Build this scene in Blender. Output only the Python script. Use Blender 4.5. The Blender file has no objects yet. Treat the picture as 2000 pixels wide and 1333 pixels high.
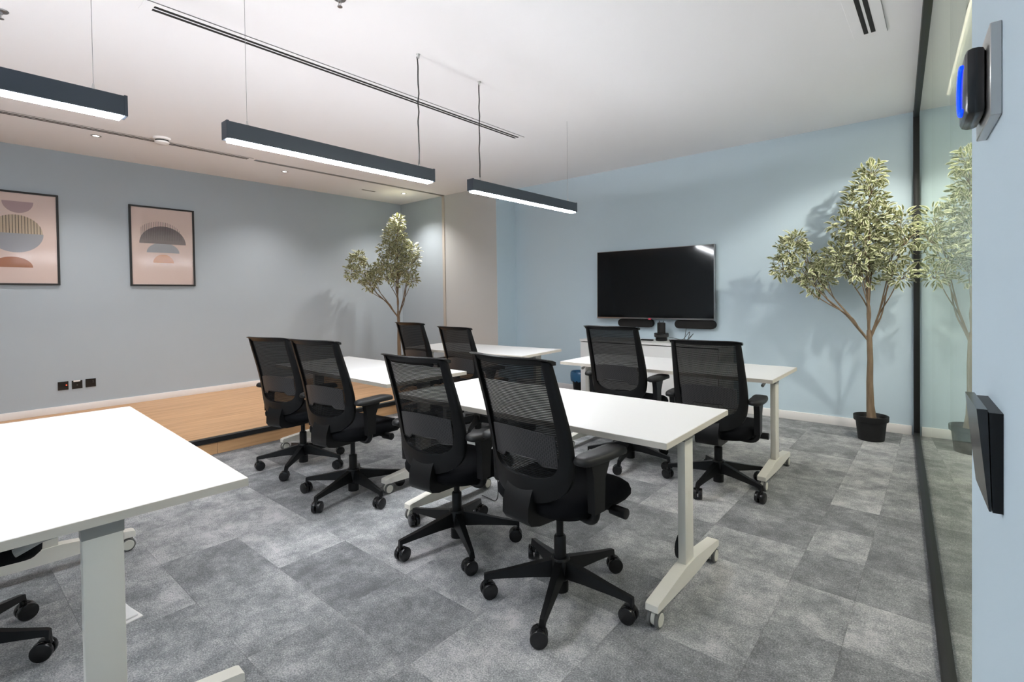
import bpy, bmesh, math, random
from mathutils import Vector, Matrix
random.seed(7)
C = bpy.context.scene.collection
S = bpy.context.scene
PI = math.pi
H = 2.89            # ceiling height
XL = -7.05          # left wall face
YT = 5.77           # wall with the television
YG = 5.36           # grey section left of it
ZS = 0.14           # stage height
ZT = 0.74           # table height

# ------------------------------------------------------------------ camera
cd = bpy.data.cameras.new('camera'); cam = bpy.data.objects.new('camera', cd); C.objects.link(cam)
F = Vector((-0.64981, 0.75993, -0.01572)); R = Vector((0.76010, 0.64965, -0.01429)); U = Vector((0.00065, 0.02123, 0.99977))
m3 = Matrix((R, U, -F)).transposed()
cam.matrix_world = Matrix.Translation((0, 0, 1.30)) @ m3.to_4x4()
cd.sensor_fit = 'HORIZONTAL'; cd.sensor_width = 36.0; cd.lens = 987.0 / 2000 * 36
cd.shift_x = 0.0; cd.shift_y = -(666.5 - 594.5) / 2000
cd.clip_start = 0.01; cd.clip_end = 60
S.camera = cam
# ------------------------------------------------------------------ world, exposure
w = bpy.data.worlds.new('world'); S.world = w; w.use_nodes = True
w.node_tree.nodes['Background'].inputs[0].default_value = (0.75, 0.8, 0.85, 1)
w.node_tree.nodes['Background'].inputs[1].default_value = 0.15
S.view_settings.view_transform = 'Standard'; S.view_settings.look = 'None'
S.view_settings.gamma = 1.0; S.view_settings.use_curve_mapping = False
S.view_settings.exposure = 2.92
PEND = 17.0          # pendant diffuser emission
DOWN = 11.0          # downlight watts
CORR = 26.0          # corridor spot watts
UPFILL = 7.2           # added upward ceiling fill above each pendant, watts per lamp point

# ------------------------------------------------------------------ materials
def srgb(r, g, b):
    f = lambda c: (c / 255 / 12.92) if c / 255 <= 0.04045 else ((c / 255 + 0.055) / 1.055) ** 2.4
    return (f(r), f(g), f(b), 1)
class NT:
    def __init__(s, name):
        s.m = bpy.data.materials.new(name); s.m.use_nodes = True; s.t = s.m.node_tree
        s.b = s.t.nodes['Principled BSDF']; s.o = s.t.nodes['Material Output']
    def n(s, kind, **kw):
        x = s.t.nodes.new(kind)
        for k, v in kw.items():
            if k in x.inputs.keys(): x.inputs[k].default_value = v
            else: setattr(x, k, v)
        return x
    def l(s, a, b): s.t.links.new(a, b)
def paint(name, col, rough=0.5, bump=0.0, bscale=60, var=0.0, metal=0.0, spec=0.5, coat=0.0):
    q = NT(name); b = q.b
    b.inputs['Base Color'].default_value = col; b.inputs['Roughness'].default_value = rough
    b.inputs['Metallic'].default_value = metal; b.inputs['Specular IOR Level'].default_value = spec
    b.inputs['Coat Weight'].default_value = coat
    tc = q.n('ShaderNodeTexCoord')
    if var:
        nz = q.n('ShaderNodeTexNoise', Scale=3.0, Detail=4.0); q.l(tc.outputs['Object'], nz.inputs['Vector'])
        mx = q.n('ShaderNodeMix', data_type='RGBA', blend_type='MULTIPLY'); mx.inputs[0].default_value = 1.0
        rp = q.n('ShaderNodeMapRange'); rp.inputs['To Min'].default_value = 1 - var; rp.inputs['To Max'].default_value = 1 + var
        q.l(nz.outputs['Fac'], rp.inputs['Value'])
        mx.inputs[6].default_value = col; q.l(rp.outputs[0], mx.inputs[7]); q.l(mx.outputs[2], b.inputs['Base Color'])
    if bump:
        nz2 = q.n('ShaderNodeTexNoise', Scale=float(bscale), Detail=3.0); q.l(tc.outputs['Object'], nz2.inputs['Vector'])
        bp = q.n('ShaderNodeBump', Strength=bump, Distance=0.002); q.l(nz2.outputs['Fac'], bp.inputs['Height']); q.l(bp.outputs[0], b.inputs['Normal'])
    return q.m
def emit(name, col, strength):
    q = NT(name); q.b.inputs['Base Color'].default_value = col
    q.b.inputs['Emission Color'].default_value = col; q.b.inputs['Emission Strength'].default_value = strength
    return q.m
def carpet_mat():
    q = NT('carpet'); oi = q.n('ShaderNodeObjectInfo'); tc = q.n('ShaderNodeTexCoord')
    off = q.n('ShaderNodeVectorMath', operation='ADD'); sc = q.n('ShaderNodeVectorMath', operation='SCALE'); 
    comb = q.n('ShaderNodeCombineXYZ'); q.l(oi.outputs['Random'], comb.inputs[0]); q.l(oi.outputs['Random'], comb.inputs[1]); q.l(oi.outputs['Random'], comb.inputs[2])
    q.l(comb.outputs[0], sc.inputs[0]); sc.inputs['Scale'].default_value = 37.0
    q.l(tc.outputs['Object'], off.inputs[0]); q.l(sc.outputs[0], off.inputs[1])
    n1 = q.n('ShaderNodeTexNoise', Scale=6.0, Detail=12.0, Roughness=0.80); q.l(off.outputs[0], n1.inputs['Vector'])
    n2 = q.n('ShaderNodeTexNoise', Scale=170.0, Detail=2.0, Roughness=0.7); q.l(tc.outputs['Object'], n2.inputs['Vector'])
    wv = q.n('ShaderNodeTexVoronoi', Scale=170.0); q.l(tc.outputs['Object'], wv.inputs['Vector'])
    # tone of the tile + mottling
    a = q.n('ShaderNodeMath', operation='MULTIPLY_ADD'); q.l(n1.outputs['Fac'], a.inputs[0]); a.inputs[1].default_value = 2.6; a.inputs[2].default_value = -1.3
    rr = q.n('ShaderNodeMath', operation='MULTIPLY_ADD'); q.l(oi.outputs['Random'], rr.inputs[0]); rr.inputs[1].default_value = 0.46; rr.inputs[2].default_value = 0.22
    s1 = q.n('ShaderNodeMath', operation='ADD'); q.l(a.outputs[0], s1.inputs[0]); q.l(rr.outputs[0], s1.inputs[1])
    b2 = q.n('ShaderNodeMath', operation='MULTIPLY_ADD'); q.l(n2.outputs['Fac'], b2.inputs[0]); b2.inputs[1].default_value = 1.9; b2.inputs[2].default_value = -0.95
    s2 = q.n('ShaderNodeMath', operation='ADD'); q.l(s1.outputs[0], s2.inputs[0]); q.l(b2.outputs[0], s2.inputs[1]); s2.use_clamp = True
    cr = q.n('ShaderNodeValToRGB'); q.l(s2.outputs[0], cr.inputs[0])
    e = cr.color_ramp.elements; e[0].color = (0.14, 0.142, 0.148, 1); e[1].color = (0.52, 0.505, 0.51, 1)
    md = cr.color_ramp.elements.new(0.5); md.color = (0.265, 0.272, 0.277, 1)
    q.l(cr.outputs[0], q.b.inputs['Base Color']); q.b.inputs['Roughness'].default_value = 0.95; q.b.inputs['Specular IOR Level'].default_value = 0.1
    bp = q.n('ShaderNodeBump', Strength=0.5, Distance=0.003); q.l(wv.outputs['Distance'], bp.inputs['Height']); q.l(bp.outputs[0], q.b.inputs['Normal'])
    return q.m
def wood_mat():
    q = NT('oak_laminate'); tc = q.n('ShaderNodeTexCoord'); mp = q.n('ShaderNodeMapping'); mp.inputs['Scale'].default_value = (9.0, 0.55, 9.0)
    q.l(tc.outputs['Object'], mp.inputs[0])
    n1 = q.n('ShaderNodeTexNoise', Scale=2.2, Detail=8.0, Roughness=0.62, Distortion=0.4); q.l(mp.outputs[0], n1.inputs['Vector'])
    cr = q.n('ShaderNodeValToRGB'); q.l(n1.outputs['Fac'], cr.inputs[0])
    e = cr.color_ramp.elements; e[0].position = 0.25; e[0].color = srgb(182, 134, 88); e[1].position = 0.75; e[1].color = srgb(230, 186, 138)
    q.l(cr.outputs[0], q.b.inputs['Base Color']); q.b.inputs['Roughness'].default_value = 0.38
    return q.m
def mesh_mat():
    q = NT('chair_mesh'); tc = q.n('ShaderNodeTexCoord'); sp = q.n('ShaderNodeSeparateXYZ'); q.l(tc.outputs['Object'], sp.inputs[0])
    mu = q.n('ShaderNodeMath', operation='MULTIPLY'); mu.inputs[1].default_value = 2 * PI / 0.0068; q.l(sp.outputs['Z'], mu.inputs[0])
    sn = q.n('ShaderNodeMath', operation='SINE'); q.l(mu.outputs[0], sn.inputs[0])
    mx = q.n('ShaderNodeMath', operation='MULTIPLY'); mx.inputs[1].default_value = 2 * PI / 0.004; q.l(sp.outputs['X'], mx.inputs[0])
    sx = q.n('ShaderNodeMath', operation='SINE'); q.l(mx.outputs[0], sx.inputs[0])
    ad = q.n('ShaderNodeMath', operation='MULTIPLY_ADD'); q.l(sx.outputs[0], ad.inputs[0]); ad.inputs[1].default_value = 0.35; q.l(sn.outputs[0], ad.inputs[2])
    mr = q.n('ShaderNodeMapRange'); mr.inputs['From Min'].default_value = -0.2; mr.inputs['From Max'].default_value = 1.2; mr.inputs['To Min'].default_value = 0.99; mr.inputs['To Max'].default_value = 0.80
    q.l(ad.outputs[0], mr.inputs['Value']); q.l(mr.outputs[0], q.b.inputs['Alpha'])
    q.b.inputs['Base Color'].default_value = (0.003, 0.003, 0.0035, 1); q.b.inputs['Roughness'].default_value = 0.8; q.b.inputs['Specular IOR Level'].default_value = 0.25
    return q.m
def lumbar_mat():
    q = NT('lumbar_plastic'); tc = q.n('ShaderNodeTexCoord'); sp = q.n('ShaderNodeSeparateXYZ'); q.l(tc.outputs['Object'], sp.inputs[0])
    cb = q.n('ShaderNodeCombineXYZ'); q.l(sp.outputs['Z'], cb.inputs[0]); q.l(sp.outputs['X'], cb.inputs[1])
    br = q.n('ShaderNodeTexBrick'); br.inputs['Scale'].default_value = 1.0; br.inputs['Brick Width'].default_value = 0.016; br.inputs['Row Height'].default_value = 0.0085
    br.inputs['Mortar Size'].default_value = 0.0026; br.inputs['Color1'].default_value = (0.008, 0.008, 0.009, 1); br.inputs['Color2'].default_value = (0.008, 0.008, 0.009, 1); br.inputs['Mortar'].default_value = (0.042, 0.040, 0.041, 1)
    q.l(cb.outputs[0], br.inputs['Vector']); q.l(br.outputs['Color'], q.b.inputs['Base Color']); q.b.inputs['Roughness'].default_value = 0.45
    return q.m
def leaf_mat():
    q = NT('variegated_leaf'); uv = q.n('ShaderNodeUVMap'); sp = q.n('ShaderNodeSeparateXYZ'); q.l(uv.outputs[0], sp.inputs[0])
    nz = q.n('ShaderNodeTexNoise', Scale=7.0, Detail=2.0); q.l(uv.outputs[0], nz.inputs['Vector'])
    ad = q.n('ShaderNodeMath', operation='MULTIPLY_ADD'); q.l(nz.outputs['Fac'], ad.inputs[0]); ad.inputs[1].default_value = 0.55; q.l(sp.outputs['X'], ad.inputs[2])
    cr = q.n('ShaderNodeValToRGB'); q.l(ad.outputs[0], cr.inputs[0])
    e = cr.color_ramp.elements; e[0].position = 0.50; e[0].color = (0.17, 0.20, 0.07, 1); e[1].position = 0.66; e[1].color = (0.86, 0.83, 0.60, 1)
    q.l(cr.outputs[0], q.b.inputs['Base Color']); q.b.inputs['Roughness'].default_value = 0.5
    return q.m
def bark_mat():
    q = NT('bark'); tc = q.n('ShaderNodeTexCoord'); mp = q.n('ShaderNodeMapping'); mp.inputs['Scale'].default_value = (40, 40, 7); q.l(tc.outputs['Object'], mp.inputs[0])
    nz = q.n('ShaderNodeTexNoise', Scale=1.0, Detail=5.0); q.l(mp.outputs[0], nz.inputs['Vector'])
    cr = q.n('ShaderNodeValToRGB'); q.l(nz.outputs['Fac'], cr.inputs[0]); e = cr.color_ramp.elements
    e[0].color = (0.06, 0.04, 0.025, 1); e[1].color = (0.30, 0.21, 0.13, 1); q.l(cr.outputs[0], q.b.inputs['Base Color']); q.b.inputs['Roughness'].default_value = 0.8
    bp = q.n('ShaderNodeBump', Strength=0.5, Distance=0.004); q.l(nz.outputs['Fac'], bp.inputs['Height']); q.l(bp.outputs[0], q.b.inputs['Normal'])
    return q.m
def pane_mat(name, tint, refl=(1, 1, 1), rough=0.0):
    q = NT(name); t = q.t; t.nodes.remove(q.b)
    tr = q.n('ShaderNodeBsdfTransparent'); tr.inputs[0].default_value = tint
    gl = q.n('ShaderNodeBsdfGlossy'); gl.inputs['Roughness'].default_value = rough; gl.inputs['Color'].default_value = (*refl, 1)
    fr = q.n('ShaderNodeFresnel', IOR=1.5); mx = q.n('ShaderNodeMixShader')
    ge = q.n('ShaderNodeNewGeometry'); io = q.n('ShaderNodeMath', operation='MULTIPLY_ADD'); io.inputs[1].default_value = 1 / 1.5 - 1.5; io.inputs[2].default_value = 1.5
    q.l(ge.outputs['Backfacing'], io.inputs[0]); q.l(io.outputs[0], fr.inputs['IOR'])     # same air-glass Fresnel on both faces of the thin pane
    q.l(fr.outputs[0], mx.inputs[0]); q.l(tr.outputs[0], mx.inputs[1]); q.l(gl.outputs[0], mx.inputs[2]); q.l(mx.outputs[0], q.o.inputs[0])
    return q.m
M = dict(
    wall=paint('blue_grey_paint', srgb(193, 210, 220), 0.6, 0.08, 150, 0.015),
    wall_l=paint('shaded_blue_grey_paint', srgb(171, 181, 189), 0.6, 0.08, 150, 0.02),  # same blue-grey paint, weaker light on the left put into the colour
    panel=paint('pale_grey_panel', srgb(188, 189, 188), 0.5, 0.0, 60, 0.01),
    ceil=paint('ceiling_white', srgb(243, 242, 244), 0.8, 0.05, 90, 0.0),
    base=paint('skirting_white', srgb(232, 228, 226), 0.45),
    beige=paint('beige_trim', srgb(186, 178, 168), 0.5),
    white=paint('white_laminate', srgb(222, 221, 220), 0.38),
    edge=paint('edge_band', srgb(205, 198, 186), 0.5),
    leg=paint('powder_coat_white', srgb(224, 220, 210), 0.42, 0.05, 400),
    cap=paint('grey_bracket', srgb(150, 149, 144), 0.5),
    black=paint('black_plastic', (0.0028, 0.003, 0.0034, 1), 0.42, 0.05, 500, spec=0.32),
    blackg=paint('black_gloss', (0.01, 0.01, 0.011, 1), 0.22),
    pad=paint('arm_pad_rubber', (0.008, 0.008, 0.0083, 1), 0.5, 0.05, 500, spec=0.4),
    fabric=paint('black_fabric', (0.0022, 0.0026, 0.0038, 1), 0.95, 0.5, 900, 0.0, 0, 0.2),
    steel=paint('brushed_steel', (0.55, 0.54, 0.53, 1), 0.32, 0, 60, 0, 1.0),
    chrome=paint('grey_metal', (0.32, 0.32, 0.33, 1), 0.3, 0, 60, 0, 1.0),
    alu=paint('dark_anodised', srgb(62, 70, 80), 0.45, 0, 60, 0, 0.3),
    frameb=paint('black_frame', (0.004, 0.004, 0.0045, 1), 0.5),
    rubber=paint('grey_tyre', (0.12, 0.12, 0.115, 1), 0.7),
    wheelw=paint('wheel_cream', srgb(205, 203, 192), 0.45),
    pot=paint('black_pot', (0.005, 0.005, 0.0055, 1), 0.6),
    soil=paint('dark_soil', (0.02, 0.014, 0.01, 1), 0.95, 1.0, 80),
    screen=paint('tv_screen', (0.002, 0.002, 0.0022, 1), 0.08, spec=0.45),
    cloth=paint('speaker_cloth', (0.008, 0.0072, 0.0072, 1), 0.9, 0.4, 900),
    blue=paint('blue_liner', (0.03, 0.12, 0.24, 1), 0.35, 0.6, 30),
    red=paint('red_sticker', (0.6, 0.05, 0.09, 1), 0.5),
    print_bg=paint('print_blush', srgb(236, 212, 203), 0.6),
    p_mauve=paint('print_mauve', srgb(186, 158, 160), 0.6), p_grey=paint('print_grey', srgb(170, 172, 180), 0.6),
    p_rust=paint('print_rust', srgb(180, 118, 84), 0.6), p_peach=paint('print_peach', srgb(214, 160, 124), 0.6),
    p_dark=paint('print_plum', srgb(112, 96, 102), 0.6), p_cream=paint('print_cream', srgb(206, 186, 160), 0.6),
    p_line=paint('print_line', srgb(58, 46, 44), 0.6), p_tan=paint('print_tan', srgb(176, 152, 132), 0.6),
    slot=paint('slot_dark', (0.012, 0.012, 0.012, 1), 0.8), slotg=paint('slot_grey', (0.2, 0.2, 0.2, 1), 0.6),
    lens=paint('clear_bulb', (0.7, 0.7, 0.7, 1), 0.1, 0, 60, 0, 0.8),
    carpet=carpet_mat(), wood=wood_mat(), mesh=mesh_mat(), lumbar=lumbar_mat(), leaf=leaf_mat(), bark=bark_mat(),
    pane=pane_mat('partition_glass', (0.90, 0.91, 0.89, 1), (0.96, 1.0, 0.93)), picglass=pane_mat('picture_glass', (0.97, 0.97, 0.97, 1), (0.35, 0.35, 0.35), 0.12),
    glow_up=emit('added_upglow', (1.0, 0.96, 0.94, 1), 0.6), glow=emit('led_diffuser', (0.93, 0.96, 1.0, 1), PEND), bluel=emit('blue_light', (0.0, 0.02, 1.0, 1), 0.6), redl=emit('red_pilot', (1, 0.05, 0.02, 1), 1.2),  # glow_up: added glow on top of the pendants, part of the ceiling fill
    spot=emit('downlight_lens', (1.0, 0.95, 0.9, 1), 1.5), ledd=emit('dim_led_strip', (1.0, 0.93, 0.72, 1), 0.9), ledw=emit('corridor_fill_glow', (1.0, 0.95, 0.85, 1), 19.0))  # ledw: glow of the added corridor fill

# ------------------------------------------------------------------ helpers
def obj(name, bm, mat, parent=None, smooth=False, bevel=0.0, seg=2, auto=None):
    me = bpy.data.meshes.new(name)
    if bevel:
        bmesh.ops.bevel(bm, geom=[e for e in bm.edges if len(e.link_faces) == 2 and e.calc_face_angle(0) > 0.6], offset=bevel, segments=seg, affect='EDGES', profile=0.5, clamp_overlap=True)
    bmesh.ops.recalc_face_normals(bm, faces=bm.faces)
    bm.to_mesh(me); bm.free()
    if smooth or bevel:
        for p in me.polygons: p.use_smooth = True
        me.set_sharp_from_angle(angle=math.radians(auto or 40))
    me.materials.append(M[mat])
    o = bpy.data.objects.new(name, me); C.objects.link(o)
    if parent: o.parent = parent
    return o
def box(bm, x0, x1, y0, y1, z0, z1):
    r = bmesh.ops.create_cube(bm, size=1.0)
    for v in r['verts']:
        v.co = Vector((x0 if v.co.x < 0 else x1, y0 if v.co.y < 0 else y1, z0 if v.co.z < 0 else z1))
    return r['verts']
def BX(*a):
    bm = bmesh.new(); box(bm, *a); return bm
def cyl(bm, p, q, r0, r1=None, n=20, caps=True):
    p, q = Vector(p), Vector(q); d = q - p; r1 = r0 if r1 is None else r1
    r = bmesh.ops.create_cone(bm, cap_ends=caps, segments=n, radius1=r0, radius2=r1, depth=d.length)
    M4 = Matrix.Translation((p + q) / 2) @ d.to_track_quat('Z', 'Y').to_matrix().to_4x4()
    bmesh.ops.transform(bm, matrix=M4, verts=r['verts']); return r['verts']
def CY(p, q, r0, r1=None, n=20):
    bm = bmesh.new(); cyl(bm, p, q, r0, r1, n); return bm
def tube(bm, pts, rad, n=8):
    pts = [Vector(p) for p in pts]; rings = []; up = None
    for i, p in enumerate(pts):
        d = (pts[min(i + 1, len(pts) - 1)] - pts[max(i - 1, 0)]).normalized()
        if up is None: up = Vector((0, 0, 1)) if abs(d.z) < 0.9 else Vector((1, 0, 0))
        a = d.cross(up).normalized(); b = a.cross(d).normalized(); up = b
        r = rad[i] if isinstance(rad, (list, tuple)) else rad
        rings.append([bm.verts.new(p + a * math.cos(2 * PI * k / n) * r + b * math.sin(2 * PI * k / n) * r) for k in range(n)])
    for i in range(len(rings) - 1):
        for k in range(n):
            bm.faces.new((rings[i][k], rings[i][(k + 1) % n], rings[i + 1][(k + 1) % n], rings[i + 1][k]))
    bm.faces.new(rings[0][::-1]); bm.faces.new(rings[-1])
def TB(pts, rad, n=8):
    bm = bmesh.new(); tube(bm, pts, rad, n); return bm
def lathe(bm, prof, n=28, c=(0, 0, 0)):
    rings = []
    for r, z in prof:
        if r < 1e-5: rings.append([bm.verts.new((c[0], c[1], c[2] + z))])
        else: rings.append([bm.verts.new((c[0] + r * math.cos(2 * PI * k / n), c[1] + r * math.sin(2 * PI * k / n), c[2] + z)) for k in range(n)])
    for a, b in zip(rings, rings[1:]):
        for k in range(n):
            k2 = (k + 1) % n
            if len(a) == 1 and len(b) == 1: continue
            if len(a) == 1: bm.faces.new((a[0], b[k], b[k2]))
            elif len(b) == 1: bm.faces.new((a[k], a[k2], b[0]))
            else: bm.faces.new((a[k], a[k2], b[k2], b[k]))
def LA(prof, n=28, c=(0, 0, 0)):
    bm = bmesh.new(); lathe(bm, prof, n, c); return bm
def prism(bm, poly, axis, a0, a1):
    # poly: 2D points in the two other axes, extruded along axis from a0 to a1
    def P(u, v, t): return {'x': (t, u, v), 'y': (u, t, v), 'z': (u, v, t)}[axis]
    A = [bm.verts.new(P(u, v, a0)) for u, v in poly]; B = [bm.verts.new(P(u, v, a1)) for u, v in poly]
    n = len(poly)
    for i in range(n): bm.faces.new((A[i], A[(i + 1) % n], B[(i + 1) % n], B[i]))
    bm.faces.new(A[::-1]); bm.faces.new(B)
def PR(poly, axis, a0, a1):
    bm = bmesh.new(); prism(bm, poly, axis, a0, a1); return bm
def spline(pts, n):
    pts = [Vector(p) for p in pts]; out = []; k = len(pts) - 1
    for i in range(n + 1):
        t = i / n * k; j = min(int(t), k - 1); f = t - j
        p0 = pts[max(j - 1, 0)]; p1 = pts[j]; p2 = pts[j + 1]; p3 = pts[min(j + 2, k)]
        out.append(0.5 * ((2 * p1) + (p2 - p0) * f + (2 * p0 - 5 * p1 + 4 * p2 - p3) * f * f + (3 * p1 - p0 - 3 * p2 + p3) * f ** 3))
    return out
def tag(o, label, cat, group=None):
    o['label'] = label; o['category'] = cat
    if group: o['group'] = group
    return o
def thing(name, label, cat, loc=(0, 0, 0), rz=0.0, group=None):
    o = bpy.data.objects.new(name, None); C.objects.link(o); o.empty_display_size = 0.1
    o.location = loc; o.rotation_euler = (0, 0, rz); return tag(o, label, cat, group)
def struct(o, label=None):
    o['kind'] = 'structure'
    if label: o['label'] = label
    return o
def copy_tree(o, parent=None):
    c = o.copy(); C.objects.link(c); c.parent = parent
    for ch in list(o.children): copy_tree(ch, c)
    return c

# ================================================================== ROOM
fl = struct(obj('floor', BX(XL - 0.1, 2.1, -2.6, YT + 0.1, -0.08, -0.007), 'carpet'), 'mottled grey carpet tile floor')
xs = [-4.90, -4.41, -3.92, -3.43, -2.94, -2.445, -1.925, -1.44, -0.98, -0.53, -0.285, 0.10]
ys = [-0.68 + 0.3555 * k for k in range(18)] + [5.765]
g = 0.0002
for xa, xb in zip(xs, xs[1:]):
    meshes = {}
    for ya, yb in zip(ys, ys[1:]):
        if yb - ya < 0.05: continue
        L = round(yb - ya, 4); a, b = (xb - xa) / 2, L / 2
        if L not in meshes:
            bm = BX(-a + g, a - g, -b + g, b - g, -0.007, 0.0)
            o = obj('carpet_tile', bm, 'carpet', fl, bevel=0.0007, seg=1); meshes[L] = o.data
        else:
            o = bpy.data.objects.new('carpet_tile', meshes[L]); C.objects.link(o); o.parent = fl
        o.location = ((xa + xb) / 2, (ya + yb) / 2, 0)
struct(obj('ceiling', BX(XL - 0.1, 2.1, -2.6, YT + 0.1, H, H + 0.1), 'ceil'), 'plain white plaster ceiling')
struct(obj('wall_left', BX(XL - 0.1, XL, -2.6, YG + 0.3, 0, H), 'wall_l'), 'long grey-blue painted wall with the framed prints')
struct(obj('wall_back', BX(-4.86, 2.1, YT, YT + 0.1, 0, H), 'wall'), 'pale blue painted wall behind the television')
wp = struct(obj('wall_partition', BX(-5.97, -4.86, YG, YT + 0.1, 0, H), 'panel'), 'pale grey partition panel beside the television wall')
obj('return_face', BX(-4.86, -4.852, YG + 0.002, YT, 0, H), 'wall', wp)
struct(obj('wall_corner', BX(XL, -5.97, YG, YT + 0.1, 0, H), 'wall_l'), 'grey-blue painted wall piece in the far left corner')
struct(obj('wall_rear', BX(XL - 0.1, 2.1, -2.7, -2.6, 0, H), 'wall'), 'painted wall behind the photographer')
struct(obj('trim_1', BX(-5.998, -5.945, YG - 0.012, YG, 0, H), 'beige', bevel=0.003), 'slim beige vertical trim where the partition meets the corner wall')
struct(obj('trim_2', BX(-5.975, -5.925, 2.50, YG - 0.012, H - 0.005, H), 'slotg'), 'grey partition track along the ceiling')
struct(obj('baseboard_left', BX(XL, XL + 0.014, -2.6, YG, ZS, ZS + 0.074), 'base', bevel=0.003), 'white skirting board above the wooden stage')
struct(obj('baseboard_back', BX(-4.852, -0.22, YT - 0.014, YT, 0, 0.084), 'base', bevel=0.003), 'white skirting board under the television wall')
struct(obj('baseboard_partition', BX(XL + 0.014, -4.852, YG - 0.012, YG, ZS, ZS + 0.074), 'base', bevel=0.003), 'white skirting board of the far left corner')

# glass partition: slightly turned against the back wall
gx = lambda y: 0.135 - 0.055 * y
ang = math.atan(0.055)
win = bpy.data.objects.new('window_1', None); C.objects.link(win); struct(win, 'floor-to-ceiling glass partition with black frame')
win.location = (gx(0), 0, 0); win.rotation_euler = (0, 0, ang)
pj = [1.30, 2.10, 3.17, 4.45, 5.74]
for a, b in zip(pj, pj[1:]):
    obj('pane', BX(-0.004, 0.004, a + 0.002, b - 0.002, 0.03, H - 0.05), 'pane', win)
obj('bottom_track', BX(-0.024, 0.024, 1.28, 5.75, 0, 0.035), 'frameb', win, bevel=0.003)
obj('top_track', BX(-0.024, 0.024, 1.28, 5.75, H - 0.06, H), 'frameb', win, bevel=0.003)
obj('end_mullion', BX(-0.026, 0.026, 5.735, 5.775, 0.0, H), 'frameb', win, bevel=0.003)
wr = struct(obj('wall_right', BX(-0.025, 0.10, -2.75, 1.28, 0, H), 'wall'), 'pale blue wall end right beside the photographer')
wr.location = (gx(0), 0, 0); wr.rotation_euler = (0, 0, ang)
# corridor beyond the glass
struct(obj('wall_corridor', BX(1.75, 1.85, -2.6, YT, 0, H), 'panel'), 'corridor wall beyond the glass partition')
t = thing('led_strip', 'warm white light strip on the ceiling beyond the glass', 'light strip')
t.location = (gx(0), 0, 0); t.rotation_euler = (0, 0, ang)
obj('channel', BX(0.174, 0.196, 1.6, 5.45, H - 0.012, H), 'ceil', t)
obj('diffuser', BX(0.179, 0.191, 1.62, 5.43, H - 0.015, H - 0.012), 'ledd', t)
t = thing('corridor_fill_light', 'unseen added fill light further inside the corridor beyond the glass', 'fill light')  # out of view, added to fill the right side of the room
obj('housing', BX(0.90, 0.96, 1.6, 5.3, H - 0.03, H), 'steel', t)
obj('diffuser', BX(0.905, 0.955, 1.62, 5.28, H - 0.036, H - 0.03), 'ledw', t)

# stage
st = thing('stage_platform', 'low oak-look wooden stage along the left wall with black nosing', 'stage')
obj('deck', BX(XL + 0.012, -4.705, -2.6, YG, ZS - 0.03, ZS), 'wood', st)
obj('nosing', PR([(-4.73, ZS + 0.002), (-4.672, ZS + 0.002), (-4.672, ZS - 0.038), (-4.69, ZS - 0.038), (-4.69, ZS - 0.012), (-4.73, ZS)], 'y', -2.6, YG), 'frameb', st)
for a, b in ((-2.6, 0.40), (0.40, 1.609), (1.609, 4.05), (4.05, YG)):
    obj('riser_board', BX(-4.70, -4.685, a + 0.001, b - 0.001, 0, ZS - 0.03), 'wood', st, bevel=0.001, seg=1)

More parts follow.
